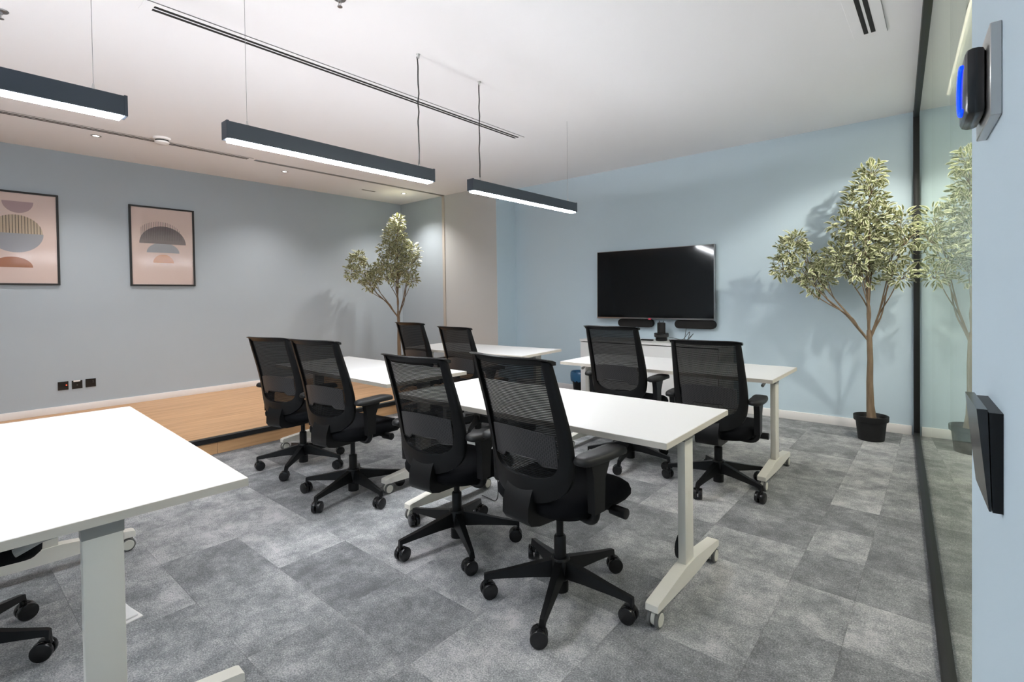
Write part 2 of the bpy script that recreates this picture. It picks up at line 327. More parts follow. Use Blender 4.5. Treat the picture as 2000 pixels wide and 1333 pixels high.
# ================================================================== TABLES
def make_table(label):
    T = thing('folding_table', label, 'table', group='white flip-top training tables')
    LX, LY = 0.825, 0.352
    top = obj('table_top', BX(-LX, LX, -LY, LY, ZT - 0.025, ZT), 'white', T, bevel=0.0015, seg=1)
    eb = bmesh.new()
    for a in ((-LX - 0.0012, -LX + 0.001, -LY - 0.0012, LY + 0.0012), (LX - 0.001, LX + 0.0012, -LY - 0.0012, LY + 0.0012), (-LX, LX, -LY - 0.0012, -LY + 0.001), (-LX, LX, LY - 0.001, LY + 0.0012)):
        box(eb, a[0], a[1], a[2], a[3], ZT - 0.0252, ZT - 0.0012)
    obj('edge_band', eb, 'edge', top)
    obj('cross_beam', BX(-0.71, 0.71, -0.03, 0.03, ZT - 0.075, ZT - 0.035), 'frameb', T, bevel=0.004)
    for s in (-1, 1):
        lx = s * 0.755
        lg = obj('leg', BX(lx - 0.0175, lx + 0.0175, -0.045, 0.045, 0.115, ZT - 0.035), 'leg', T, bevel=0.004)
        obj('leg_cap', BX(lx - 0.019, lx + 0.019, -0.047, 0.047, ZT - 0.075, ZT - 0.027), 'cap', lg, bevel=0.003)
        obj('leg_joint', BX(lx - 0.0183, lx + 0.0183, -0.046, 0.046, 0.113, 0.117), 'cap', lg)
        obj('tilt_lever', TB([(lx - s * 0.02, -0.05, ZT - 0.045), (lx - s * 0.03, -0.12, ZT - 0.055), (lx - s * 0.035, -0.17, ZT - 0.075)], [0.008, 0.009, 0.011], 8), 'cap', lg, smooth=True)
        prof = [(-0.345, 0.098), (-0.335, 0.103), (-0.06, 0.134), (0.06, 0.134), (0.335, 0.103), (0.345, 0.098), (0.345, 0.072), (0.06, 0.062), (-0.06, 0.062), (-0.345, 0.072)]
        ft = obj('foot', PR(prof, 'x', lx - 0.026, lx + 0.026), 'leg', T, bevel=0.004)
        for e in (-1, 1):
            cy = e * 0.322
            ca = obj('caster', CY((lx, cy, 0.05), (lx, cy, 0.076), 0.009, n=12), 'steel', T)
            hb = bmesh.new(); cyl(hb, (lx - 0.008, cy - e * 0.008, 0.037), (lx + 0.008, cy - e * 0.008, 0.037), 0.028, n=20); box(hb, lx - 0.008, lx + 0.008, cy - 0.012, cy + 0.012, 0.036, 0.06)
            obj('hood', hb, 'wheelw', ca, bevel=0.001, seg=1)
            for k in (-1, 1):
                x0, x1 = lx + k * 0.009, lx + k * 0.024
                obj('tyre', CY((x0, cy - e * 0.008, 0.033), (x1, cy - e * 0.008, 0.033), 0.033, n=24), 'rubber', ca, bevel=0.004)
                obj('wheel_disc', CY((x0, cy - e * 0.008, 0.033), (x1 + k * 0.002, cy - e * 0.008, 0.033), 0.026, n=24), 'wheelw', ca, bevel=0.002, seg=1)
    return T
proto = make_table('white table nearest the camera at the left edge of the photo')
TAB = [((-2.505, 0.335), -2.0, None),
       ((-3.565, 2.32), -1.0, 'white table behind the two chairs next to the wooden stage'),
       ((-1.615, 2.155), 0.0, 'white table in the middle with two chairs in front of it'),
       ((-1.66, 3.88), 0.0, 'white table in front of the television cabinet'),
       ((-3.84, 3.93), 4.0, 'white table furthest back, before the pale grey partition')]
tabs = []
for i, ((x, y), a, lab) in enumerate(TAB):
    o = proto if i == 0 else copy_tree(proto)
    if lab: o['label'] = lab
    o.location = (x, y, 0); o.rotation_euler = (0, 0, math.radians(a)); tabs.append(o)
# black bumper disc on the inside of the near right leg of the middle table
bd = obj('bumper_disc', CY((0.725, 0, 0.19), (0.737, 0, 0.19), 0.055, n=28), 'black', tabs[2], bevel=0.003)

# ================================================================== CHAIRS
def backy(z):   # profile of the backrest seen from the side
    t = (z - 0.50) / 0.57
    return -0.205 + 0.035 * math.sin(min(max(t, 0), 1) * PI * 0.9) * (1 - t) - 0.105 * max(t, 0) ** 1.35
def bs(x, z, off=0.0):
    return Vector((x, backy(z) + 1.1 * x * x - 0.012 + off, z))
def make_chair():
    T = thing('office_chair', 'x', 'chair', group='black mesh office chairs')
    # ---- star base
    bm = bmesh.new()
    lathe(bm, [(0.0, 0.175), (0.036, 0.175), (0.042, 0.165), (0.042, 0.09), (0.034, 0.08), (0.034, 0.03), (0.0, 0.03)], 24)
    for k in range(5):
        a = 2 * PI * k / 5; ca, sa = math.cos(a), math.sin(a)
        sec = []
        for r, zt, zb, hw in ((0.03, 0.168, 0.098, 0.026), (0.12, 0.148, 0.098, 0.023), (0.24, 0.122, 0.092, 0.018), (0.318, 0.108, 0.086, 0.0145), (0.330, 0.104, 0.070, 0.0135)):
            ring = []
            for yy, zz in ((-hw, zb), (hw, zb), (hw * 0.62, zt), (-hw * 0.62, zt)):
                ring.append(bm.verts.new((r * ca - yy * sa, r * sa + yy * ca, zz)))
            sec.append(ring)
        for q0, q1 in zip(sec, sec[1:]):
            for i in range(4): bm.faces.new((q0[i], q0[(i + 1) % 4], q1[(i + 1) % 4], q1[i]))
        bm.faces.new(sec[-1])
    base = obj('star_base', bm, 'black', T, smooth=True, auto=35)
    for k in range(5):
        a = 2 * PI * k / 5
        bm = bmesh.new(); cyl(bm, (0, 0, 0.045), (0, 0, 0.078), 0.0085, n=10)
        prism(bm, [(-0.044, 0.036), (-0.040, 0.056), (-0.022, 0.069), (0.008, 0.069), (0.013, 0.052), (0.0, 0.036)], 'y', -0.007, 0.007)
        cst = obj('caster', bm, 'black', base, bevel=0.001, seg=1)
        for s in (-1, 1):
            wb = CY((-0.013, s * 0.005, 0.034), (-0.013, s * 0.027, 0.034), 0.034, n=24)
            obj('wheel', wb, 'blackg', cst, bevel=0.004)
        cst.location = (0.322 * math.cos(a), 0.322 * math.sin(a), 0); cst.rotation_euler = (0, 0, a + (1.9 * k * k + 0.7 * k) % 6.28)
    gc = obj('gas_column', LA([(0.0, 0.17), (0.026, 0.17), (0.026, 0.262), (0.022, 0.268), (0.0155, 0.268), (0.0155, 0.42), (0.0, 0.42)], 20), 'black', T, smooth=True)
    # ---- upper part
    up = []
    bm = BX(-0.075, 0.075, -0.13, 0.13, 0.390, 0.440)
    up.append(obj('tilt_mechanism', bm, 'black', T, bevel=0.015))
    # seat cushion
    bm = bmesh.new(); N = 40; rings = []
    for sc, z in ((0.80, 0.425), (0.93, 0.436), (0.995, 0.460), (1.0, 0.482), (0.965, 0.504), (0.86, 0.517), (0.6, 0.521), (0.3, 0.519)):
        ring = []
        for k in range(N):
            a = 2 * PI * k / N; c, s = math.cos(a), math.sin(a); e = 0.55
            x = 0.245 * sc * math.copysign(abs(c) ** e, c); y = 0.03 + 0.25 * sc * math.copysign(abs(s) ** e, s)
            fr = max(0, (y - 0.12) / 0.145); zz = z - 0.035 * fr * fr
            ring.append(bm.verts.new((x, y, zz)))
        rings.append(ring)
    for a, b in zip(rings, rings[1:]):
        for k in range(N): bm.faces.new((a[k], a[(k + 1) % N], b[(k + 1) % N], b[k]))
    bm.faces.new(rings[0][::-1]); bm.faces.new(rings[-1])
    up.append(obj('seat', bm, 'fabric', T, smooth=True, auto=70))
    # back frame: U-shaped band between two outlines
    oh = spline([(0.213, 0, 1.058), (0.221, 0, 0.92), (0.229, 0, 0.75), (0.226, 0, 0.645), (0.207, 0, 0.568), (0.155, 0, 0.520), (0.09, 0, 0.497), (0, 0, 0.488)], 28)
    ih = spline([(0.186, 0, 1.058), (0.186, 0, 0.92), (0.186, 0, 0.75), (0.180, 0, 0.67), (0.160, 0, 0.622), (0.115, 0, 0.597), (0.06, 0, 0.588), (0, 0, 0.586)], 28)
    out = oh + [Vector((-p.x, 0, p.z)) for p in oh[-2::-1]]; inn = ih + [Vector((-p.x, 0, p.z)) for p in ih[-2::-1]]
    bm = bmesh.new(); loops = []
    for line, off in ((out, -0.004), (out, -0.020), (None, -0.030), (inn, -0.024), (inn, 0.0)):
        pts = line if line else [o * 0.5 + i * 0.5 for o, i in zip(out, inn)]
        loops.append([bm.verts.new(bs(p.x, p.z, off)) for p in pts])
    loops.append(loops[0])
    for a, b in zip(loops, loops[1:]):
        for k in range(len(a) - 1): bm.faces.new((a[k], a[k + 1], b[k + 1], b[k]))
    bf = obj('back_frame', bm, 'black', T, smooth=True, auto=50); up.append(bf)
    # top rail with rearward lip
    bm = bmesh.new(); secs = []
    for i in range(17):
        x = -0.222 + 0.444 * i / 16; fx = 1 - abs(x / 0.222) ** 6 * 0.35
        p = bs(min(max(x, -0.215), 0.215), 1.055); p.x = x
        sec = [(0.006, -0.012), (0.006, 0.006), (-0.012, 0.017), (-0.036, 0.0215), (-0.040, 0.0165), (-0.022, 0.006), (-0.012, -0.012)]
        secs.append([bm.verts.new((p.x, p.y + dy, p.z + dz * fx)) for dy, dz in sec])
    for a, b in zip(secs, secs[1:]):
        for k in range(7): bm.faces.new((a[k], a[(k + 1) % 7], b[(k + 1) % 7], b[k]))
    bm.faces.new(secs[0]); bm.faces.new(secs[-1][::-1])
    obj('top_rail', bm, 'black', bf, smooth=True, auto=50)
    # mesh
    bm = bmesh.new(); rows = []
    for j in range(19):
        z = 0.575 + (1.056 - 0.575) * j / 18
        hw = 0.198 if z > 0.66 else 0.198 - 0.5 * (0.66 - z)
        rows.append([bm.verts.new(bs(-hw + 2 * hw * i / 12, z, -0.008)) for i in range(13)])
    for a, b in zip(rows, rows[1:]):
        for k in range(12): bm.faces.new((a[k], a[k + 1], b[k + 1], b[k]))
    up.append(obj('back_mesh', bm, 'mesh', T, smooth=True))
    # lumbar support
    bm = bmesh.new(); tops, bots = [], []
    for i in range(25):
        x = -0.172 + 0.344 * i / 24; u = abs(x) / 0.172
        zt = 0.783 - 0.016 * u * u; zb = 0.665 if u < 0.5 else (0.665 - 0.022 * min((u - 0.5) / 0.12, 1))
        tops.append((x, zt)); bots.append((x, zb))
    A = [bm.verts.new(bs(x, z, -0.016)) for x, z in tops]; B = [bm.verts.new(bs(x, z, -0.016)) for x, z in bots]
    A2 = [bm.verts.new(bs(x, z, -0.011)) for x, z in tops]; B2 = [bm.verts.new(bs(x, z, -0.011)) for x, z in bots]
    for i in range(24):
        bm.faces.new((A[i], A[i + 1], B[i + 1], B[i])); bm.faces.new((A2[i + 1], A2[i], B2[i], B2[i + 1]))
        bm.faces.new((A[i], A2[i], A2[i + 1], A[i + 1])); bm.faces.new((B[i + 1], B2[i + 1], B2[i], B[i]))
    lu = obj('lumbar_support', bm, 'lumbar', T, smooth=True); up.append(lu)
    bm = bmesh.new(); tube(bm, [bs(x, z, -0.017) for x, z in bots], 0.0032, 6); obj('lumbar_rim', bm, 'pad', lu, smooth=True)
    # spine bracket below the frame, running under the seat
    poly = [(-0.222, 0.575), (-0.247, 0.53), (-0.264, 0.48), (-0.266, 0.43), (-0.248, 0.405), (-0.20, 0.392), (-0.06, 0.385), (0.03, 0.40), (0.03, 0.43), (-0.10, 0.43), (-0.165, 0.445), (-0.195, 0.48), (-0.205, 0.565)]
    up.append(obj('spine_bracket', PR(poly, 'x', -0.072, 0.072), 'black', T, bevel=0.016))
    # arms
    for s in (-1, 1):
        bm = bmesh.new()
        tube(bm, spline([(s * 0.05, -0.03, 0.425), (s * 0.17, -0.07, 0.424), (s * 0.235, -0.085, 0.430), (s * 0.262, -0.09, 0.458), (s * 0.266, -0.09, 0.51)], 14), 0.0165, 10)
        arm = obj('armrest', bm, 'black', T, smooth=True); up.append(arm)
        obj('arm_post', PR([(-0.122, 0.475), (-0.062, 0.475), (-0.055, 0.60), (-0.02, 0.672), (-0.14, 0.672), (-0.128, 0.62)], 'x', s * 0.267 - 0.017, s * 0.267 + 0.017), 'black', arm, bevel=0.008)
        bm = bmesh.new(); N = 28; rg = []
        for sc, z in ((0.8, 0.668), (0.97, 0.672), (1.0, 0.682), (0.97, 0.694), (0.82, 0.700), (0.4, 0.702)):
            ring = []
            for k in range(N):
                a = 2 * PI * k / N; c, sn = math.cos(a), math.sin(a)
                y = 0.150 * (sc if sc > 0.9 else 0.5 + 0.5 * sc) * math.copysign(abs(sn) ** 0.6, sn); x = 0.046 * sc * math.copysign(abs(c) ** 0.6, c)
                ring.append(bm.verts.new((s * 0.262 + x - s * 0.010 * max(0, y / 0.15), -0.045 + y, z - 0.012 * max(0, (y - 0.05) / 0.1) ** 2)))
            rg.append(ring)
        for a, b in zip(rg, rg[1:]):
            for k in range(N): bm.faces.new((a[k], a[(k + 1) % N], b[(k + 1) % N], b[k]))
        bm.faces.new(rg[0][::-1]); bm.faces.new(rg[-1])
        obj('arm_pad', bm, 'pad', arm, smooth=True, auto=60)
    bm = bmesh.new(); cyl(bm, (0.07, 0.06, 0.43), (0.225, 0.06, 0.43), 0.010, n=12); cyl(bm, (0.225, 0.06, 0.43), (0.30, 0.06, 0.43), 0.020, 0.022, n=16)
    up.append(obj('adjuster_knob', bm, 'black', T, bevel=0.003))
    return T, [o.name for o in up]
chair, upnames = make_chair()
upkinds = set(n.split('.')[0] for n in upnames)
CH = [  # x, y, yaw, lift, base turn, label
    ((-1.26, 1.77), -6, 0.0, 5, 'black mesh chair nearest the camera, right-hand one at the middle table'),
    ((-1.965, 1.825), 4, -0.05, 41, 'black mesh chair at the left half of the middle table'),
    ((-2.98, 1.84), 9, -0.02, 70, 'black mesh chair with its right armrest showing, second from the wooden stage'),
    ((-3.81, 1.92), 13, -0.045, 24, 'black mesh chair closest to the wooden stage'),
    ((-1.16, 3.48), 3, -0.065, 50, 'black mesh chair nearest the right-hand plant, under the right end of the television'),
    ((-1.86, 3.57), 0, 0.0, 355, 'black mesh chair under the left end of the television'),
    ((-3.42, 3.47), -2, -0.045, 300, 'black mesh chair at the far table, right-hand one of that pair'),
    ((-4.25, 3.60), 0, -0.03, 280, 'black mesh chair at the far table, beside the trunk of the left plant'),
    ((-2.66, 0.0), 0, -0.03, 59, 'black mesh chair whose seat shows under the nearest table at the left edge')]
for i, ((x, y), a, lift, bt, lab) in enumerate(CH):
    o = chair if i == len(CH) - 1 else copy_tree(chair)
    o['label'] = lab; o.location = (x, y, 0); o.rotation_euler = (0, 0, math.radians(a))
    for ch in o.children:
        k = ch.name.split('.')[0]
        if k in upkinds: ch.location.z = lift
        elif k == 'star_base': ch.rotation_euler.z = math.radians(bt - a)

# ================================================================== PENDANT LIGHTS
PX = -2.615; PZ = 2.155
def pendant(y0, y1, label, cord_end, up=1.0):
    t = thing('pendant_light', label, 'pendant light', (PX, 0, 0), 0, 'linear pendant lights')
    bm = bmesh.new(); box(bm, -0.031, 0.031, y0, y1, PZ - 0.082, PZ); hs = obj('housing', bm, 'alu', t, bevel=0.0015, seg=1)
    for yy in (y0, y1): obj('end_cap', BX(-0.032, 0.032, yy - 0.006, yy + 0.006, PZ - 0.083, PZ + 0.003), 'alu', hs, bevel=0.001, seg=1)
    obj('diffuser', BX(-0.027, 0.027, y0 + 0.012, y1 - 0.012, PZ - 0.092, PZ - 0.080), 'glow', t, bevel=0.004)
    obj('added_glow_strip', BX(-0.02, 0.02, y0 + 0.02, y1 - 0.02, PZ - 0.001, PZ + 0.002), 'glow_up', t)  # glowing strip added on top with the ceiling fill
    for f_ in (0.2, 0.5, 0.8):      # unseen fill lamps added to brighten the ceiling, wide batwing distribution
        ul = bpy.data.lights.new('added_upfill', 'POINT'); ul.energy = UPFILL * up; ul.color = (1.0, 0.97, 0.97); ul.shadow_soft_size = 0.06
        ul.use_nodes = True; nt = ul.node_tree; em = nt.nodes['Emission']
        tc = nt.nodes.new('ShaderNodeTexCoord'); sp = nt.nodes.new('ShaderNodeSeparateXYZ'); nt.links.new(tc.outputs['Normal'], sp.inputs[0])
        cr = nt.nodes.new('ShaderNodeFloatCurve'); cv = cr.mapping.curves[0]
        pts = [(0.0, 0.0), (0.145, 0.0), (0.18, 0.95), (0.225, 1.0), (0.28, 0.72), (0.36, 0.44), (0.5, 0.22), (0.7, 0.085), (1.0, 0.04)]
        cv.points[0].location = pts[0]; cv.points[1].location = pts[-1]
        for p_ in pts[1:-1]: cv.points.new(*p_)
        for p_ in cv.points: p_.handle_type = 'VECTOR'
        cr.mapping.update()
        nt.links.new(sp.outputs['Z'], cr.inputs['Value']); nt.links.new(cr.outputs[0], em.inputs['Strength'])
        lo_ = bpy.data.objects.new('added_upfill', ul); C.objects.link(lo_); lo_.parent = t; lo_.location = (0, y0 + (y1 - y0) * f_, PZ + 0.03)
    for k, yy in enumerate((y0 + 0.10, y1 - 0.10)):
        cord = (k == cord_end)
        if cord:
            pts = [(random.uniform(-0.004, 0.004), yy + random.uniform(-0.004, 0.004), PZ + 0.005 + (H - PZ - 0.02) * j / 12) for j in range(13)]
            wre = obj('power_cord', TB(spline(pts, 36), 0.0042, 8), 'frameb', t, smooth=True)
            obj('ceiling_anchor', LA([(0.0, -0.03), (0.006, -0.028), (0.009, -0.008), (0.013, 0.0), (0.0, 0.0)], 12, (0.006, yy, H)), 'steel', wre, smooth=True)
        else:
            wre = obj('suspension_wire', TB([(0, yy, PZ), (0, yy, H)], 0.0011, 6), 'chrome', t)
        obj('wire_grip', LA([(0.0, 0.0), (0.007, 0.0), (0.006, 0.014), (0.003, 0.03), (0.0, 0.032)], 12, (0, yy, PZ)), 'steel', wre, smooth=True)
    return t
pendant(0.965, 2.245, 'linear pendant light in the middle with a black cord at its right end', 1)
pendant(2.615, 3.965, 'linear pendant light nearest the television wall', 0, 0.3)
pendant(-0.75, 0.572, 'linear pendant light cut off by the left edge of the photo', 0, 0.7)
pendant(-2.35, -1.05, 'linear pendant light behind the photographer', 0, 0.7)

# ================================================================== CEILING FITTINGS
def slotdiff(label, x, y0, y1, wd=0.066):
    t = thing('slot_diffuser', label, 'air vent', (x, 0, H), 0, 'slot air diffusers in the ceiling')
    obj('flange', BX(-wd, wd, y0, y1, -0.004, 0.0), 'ceil', t, bevel=0.001, seg=1)
    for dx in (-0.018, 0.018): obj('slot', BX(dx - 0.0115, dx + 0.0115, y0 + 0.05, y1 - 0.04, -0.0048, 0.0), 'slot', t)
    obj('shadow_gap', BX(wd - 0.002, wd, y0, y1, -0.0046, 0.0), 'slotg', t)
    return t
slotdiff('long double-slot air vent above the middle pendant light', -3.25, 0.80, 3.95)
slotdiff('double-slot air vent near the picture wall', -5.94, -1.2, 2.46, 0.055)
slotdiff('short double-slot air vent next to the glass partition', -0.345, 1.2, 3.86, 0.085)
t = thing('smoke_detector', 'round cream smoke detector on the ceiling', 'smoke detector', (-5.79, 1.56, H)); t.scale = (1.35, 1.35, 1.35)
obj('base_ring', LA([(0, 0), (0.055, 0), (0.055, -0.012), (0.048, -0.016), (0, -0.016)], 28), 'base', t, smooth=True)
obj('dark_gap', LA([(0, -0.016), (0.042, -0.016), (0.042, -0.028), (0, -0.028)], 28), 'slot', t)
obj('chamber', LA([(0, -0.026), (0.046, -0.026), (0.044, -0.036), (0.025, -0.046), (0, -0.047)], 28), 'base', t, smooth=True)
for i, (x, y, lab) in enumerate(((-6.15, 1.12, 'recessed downlight left of the smoke detector'), (-6.22, 2.97, 'recessed downlight above the wall right of the framed prints'), (-6.25, 4.81, 'recessed downlight over the left plant'))):
    t = thing('downlight', lab, 'downlight', (x, y, H), 0, 'recessed downlights')
    obj('trim_ring', LA([(0.026, -0.001), (0.042, -0.001), (0.042, -0.004), (0.028, -0.006), (0.026, -0.001)], 24), 'steel', t, smooth=True)
    obj('lens', LA([(0, -0.0015), (0.026, -0.0015), (0.026, -0.0005), (0, -0.0005)], 20), 'spot', t)
    ld = bpy.data.lights.new('downlight_lamp', 'SPOT'); ld.energy = DOWN * (1.5 if i == 2 else 1.0); ld.color = (1.0, 0.95, 0.9); ld.spot_size = math.radians(120); ld.spot_blend = 1.0; ld.shadow_soft_size = 0.03
    lo = bpy.data.objects.new('lamp', ld); C.objects.link(lo); lo.parent = t; lo.location = (0, 0, -0.02)
t = thing('ceiling_grille', 'small dark ceiling grille near the left plant', 'air vent', (-6.44, 4.32, H))
obj('frame', BX(-0.05, 0.05, -0.13, 0.13, -0.004, 0), 'ceil', t)
obj('slot', BX(-0.022, 0.022, -0.11, 0.11, -0.005, 0), 'slotg', t)
for x, y, lab in ((-3.89, 0.315, 'chrome sprinkler head in the upper left corner of the photo'), (-2.43, 1.475, 'sprinkler head at the top edge above the middle pendant')):
    t = thing('sprinkler', lab, 'sprinkler', (x, y, H), 0, 'ceiling sprinklers')
    obj('escutcheon', LA([(0, 0), (0.034, 0), (0.03, -0.006), (0.012, -0.010), (0, -0.010)], 24), 'chrome', t, smooth=True)
    bm = bmesh.new(); cyl(bm, (0, 0, -0.008), (0, 0, -0.02), 0.009)
    for s in (-1, 1): tube(bm, [(s * 0.008, 0, -0.018), (s * 0.011, 0, -0.03), (s * 0.003, 0, -0.042)], 0.002, 6)
    cyl(bm, (0, 0, -0.042), (0, 0, -0.045), 0.013); obj('head', bm, 'chrome', t)

# ================================================================== LEFT WALL: PRINTS, SOCKETS
def half_disc(cy, cz, r, up, n=28, x0=0.0, x1=0.001, sq=1.0):
    pts = [(cy + r * math.cos(PI * k / n), cz + (1 if up else -1) * r * sq * math.sin(PI * k / n)) for k in range(n + 1)]
    return PR(pts, 'x', x0, x1)
def picture(y0, y1, z0, z1, label, kind):
    t = thing('framed_print', label, 'picture', (XL, (y0 + y1) / 2, z0))
    W = (y1 - y0) / 2; HH = z1 - z0; f = 0.018; D = 0.026
    bm = bmesh.new()
    box(bm, 0, D, -W, -W + f, 0, HH); box(bm, 0, D, W - f, W, 0, HH); box(bm, 0, D, -W + f, W - f, 0, f); box(bm, 0, D, -W + f, W - f, HH - f, HH)
    obj('frame', bm, 'frameb', t)
    obj('print', BX(0.002, 0.012, -W + f, W - f, f, HH - f), 'print_bg', t)
    pr = lambda o: setattr(o, 'location', (0.012, 0, 0))
    if kind == 1:
        pr(obj('mauve_half_circle', half_disc(0.03, HH - 0.10, 0.115, False), 'p_mauve', t))
        pr(obj('cream_half_circle', half_disc(0.01, HH - 0.42, 0.20, True, sq=0.93), 'p_cream', t))
        for k in range(17):
            yy = 0.01 - 0.18 + 0.36 * k / 16; hh = 0.186 * math.sqrt(max(0.02, 1 - ((yy - 0.01) / 0.20) ** 2))
            pr(obj('line', BX(0.001, 0.0016, yy - 0.0022, yy + 0.0022, HH - 0.42, HH - 0.42 + hh), 'p_line', t))
        pr(obj('grey_half_circle', half_disc(0.01, HH - 0.42, 0.205, False, sq=0.93), 'p_grey', t))
        pr(obj('rust_half_circle', half_disc(-0.02, HH - 0.76, 0.15, True, sq=0.70), 'p_rust', t))
    else:
        pr(obj('plum_half_circle', half_disc(0.0, HH - 0.43, 0.235, True, sq=0.88), 'p_dark', t))
        for k in range(24):
            yy = -0.215 + 0.40 * k / 23; hh = 0.05 + 0.165 * math.sqrt(max(0.02, 1 - ((yy + 0.03) / 0.22) ** 2))
            pr(obj('line', BX(0.001, 0.0016, yy - 0.0018, yy + 0.0018, HH - 0.385, HH - 0.385 + hh), 'p_line', t))
        pr(obj('grey_half_circle', half_disc(0.0, HH - 0.535, 0.165, True, x1=0.0006, sq=0.72), 'p_grey', t))
        pr(obj('peach_half_circle', half_disc(0.0, HH - 0.655, 0.105, True, sq=0.95), 'p_peach', t))
    obj('glass', BX(0.0155, 0.0165, -W + f, W - f, f, HH - f), 'picglass', t)
picture(0.285, 0.954, 1.482, 2.42, 'framed print cut off at the left edge with a large grey half circle', 1)
picture(1.555, 2.21, 1.48, 2.408, 'framed print of a plum half circle over smaller grey and orange ones', 2)
for y0, y1, z0, z1, lab, k in ((0.912, 0.997, 0.379, 0.468, 'black wall socket plate with a red light, leftmost of three', 0), (1.024, 1.111, 0.378, 0.466, 'black wall socket plate with white tape, middle of three', 1), (1.137, 1.225, 0.381, 0.470, 'black wall socket plate, rightmost of three', 2)):
    t = thing('wall_socket', lab, 'socket', (XL, (y0 + y1) / 2, z0), 0, 'black sockets above the stage')
    W = (y1 - y0) / 2; hh = z1 - z0
    obj('plate', BX(0, 0.008, -W, W, 0, hh), 'blackg', t, bevel=0.0015, seg=1)
    if k == 0: obj('pilot_light', BX(0.008, 0.0088, 0.022, 0.030, 0.046, 0.053), 'redl', t)
    if k == 1: obj('tape', BX(0.008, 0.0085, -0.030, 0.026, hh - 0.012, hh + 0.003), 'base', t); obj('jack', BX(0.008, 0.0088, -0.006, 0.006, 0.036, 0.044), 'rubber', t)
    if k == 2:
        for zz in (0.05, 0.066): obj('pin_slot', BX(0.008, 0.0086, 0.014, 0.026, zz, zz + 0.003), 'rubber', t)

# ================================================================== TELEVISION WALL
t = thing('television', 'large flat black television on the blue wall', 'television', (-2.655, YT - 0.012, 1.0)); t.rotation_euler = (math.radians(-1.3), 0, math.radians(2.0))
W = 0.730
obj('wall_mount', BX(-0.25, 0.25, -0.05, -0.004, 0.22, 0.62), 'frameb', t, bevel=0.005)
bz = obj('bezel', BX(-W, W, -0.105, -0.05, 0.0, 0.845), 'chrome', t, bevel=0.004)
obj('screen', BX(-W + 0.009, W - 0.009, -0.1075, -0.10, 0.018, 0.838), 'screen', t)
obj('sticker', BX(-0.04, -0.005, -0.1075, -0.105, -0.006, 0.012), 'red', t)
def capsule(x0, x1, z0, z1, y0, y1, left_flat=False):
    r = (z1 - z0) / 2; zc = (z0 + z1) / 2; pts = []
    for k in range(13):
        a = -PI / 2 + PI * k / 12; pts.append((x1 - r + r * math.cos(a), zc + r * math.sin(a)))
    for k in range(13):
        a = PI / 2 + PI * k / 12; pts.append((x0 + r + r * math.cos(a), zc + r * math.sin(a)))
    return PR(pts, 'y', y0, y1)
for x0, x1, lab in ((-3.12, -2.66, 'dark rounded speaker bar under the left half of the television'), (-2.385, -1.925, 'dark rounded speaker bar under the right half of the television')):
    t = thing('speaker_bar', lab, 'speaker', (0, YT, 0), 0, 'speaker bars under the television')
    t.location.x = (x0 + x1) / 2; t.location.z = 0.90; hw = (x1 - x0) / 2
    obj('grille', capsule(-hw, hw, 0, 0.098, -0.075, -0.012), 'cloth', t, bevel=0.006)
    obj('back_plate', BX(-hw + 0.06, hw - 0.06, -0.014, 0.0, 0.02, 0.08), 'black', t)
# cabinet
CX0, CX1, CY0 = -3.43, -1.75, 5.30
t = thing('credenza', 'low white cabinet under the television', 'cabinet', (0, 0, 0))
t.location = ((CX0 + CX1) / 2, CY0, 0); hw = (CX1 - CX0) / 2; dp = YT - 0.016 - CY0
obj('body', BX(-hw + 0.003, hw - 0.003, 0.02, dp, 0.05, 0.725), 'frameb', t)
obj('plinth', BX(-hw + 0.03, hw - 0.03, 0.05, dp, 0.0, 0.05), 'frameb', t)
obj('top', BX(-hw - 0.006, hw + 0.006, -0.004, dp, 0.732, 0.757), 'white', t, bevel=0.0015, seg=1)
obj('side_panel', BX(-hw - 0.004, -hw + 0.012, 0.012, dp, 0.0, 0.727), 'white', t); obj('side_panel', BX(hw - 0.012, hw + 0.004, 0.012, dp, 0.0, 0.727), 'white', t)
dw = (2 * hw - 0.03) / 4
for k in range(4):
    x0 = -hw + 0.015 + k * dw
    dr = obj('door', BX(x0 + 0.0015, x0 + dw - 0.0015, 0.0, 0.019, 0.055, 0.722), 'white', t, bevel=0.001, seg=1)
# conference camera
t = thing('conference_camera', 'black round conference camera standing on the white cabinet', 'camera', (-2.495, 5.58, 0.757))
obj('base', LA([(0, 0), (0.06, 0), (0.066, 0.008), (0.066, 0.035), (0.058, 0.042), (0, 0.042)], 32), 'black', t, smooth=True)
obj('mid_ring', LA([(0, 0.042), (0.078, 0.044), (0.084, 0.055), (0.084, 0.085), (0.076, 0.093), (0, 0.094)], 32), 'blackg', t, smooth=True)
b = obj('tower', LA([(0, 0.092), (0.045, 0.094), (0.046, 0.12), (0.046, 0.205), (0.040, 0.212), (0, 0.212)], 32), 'cloth', t, smooth=True)
for s in (-1, 1): obj('antenna', TB([(s * 0.02, 0, 0.21), (s * 0.026, 0, 0.232)], 0.004, 8), 'black', b)
tag(obj('remote_control', BX(-2.72, -2.57, 5.50, 5.54, 0.758, 0.774), 'black', bevel=0.005), 'small black remote lying left of the conference camera', 'remote')
tag(obj('cable', TB(spline([(-2.40, 5.58, 0.80), (-2.33, 5.60, 0.79), (-2.26, 5.62, 0.782), (-2.20, 5.60, 0.84), (-2.17, 5.60, 0.87), (-2.19, 5.61, 0.80), (-2.22, 5.61, 0.765), (-2.15, 5.6, 0.83), (-2.13, 5.6, 0.85), (-2.2, 5.58, 0.763), (-2.25, 5.66, 0.79), (-2.262, 5.735, 0.90)], 60), 0.003, 6), 'frameb', smooth=True), 'thin black cable looped on the cabinet beside the conference camera', 'cable')
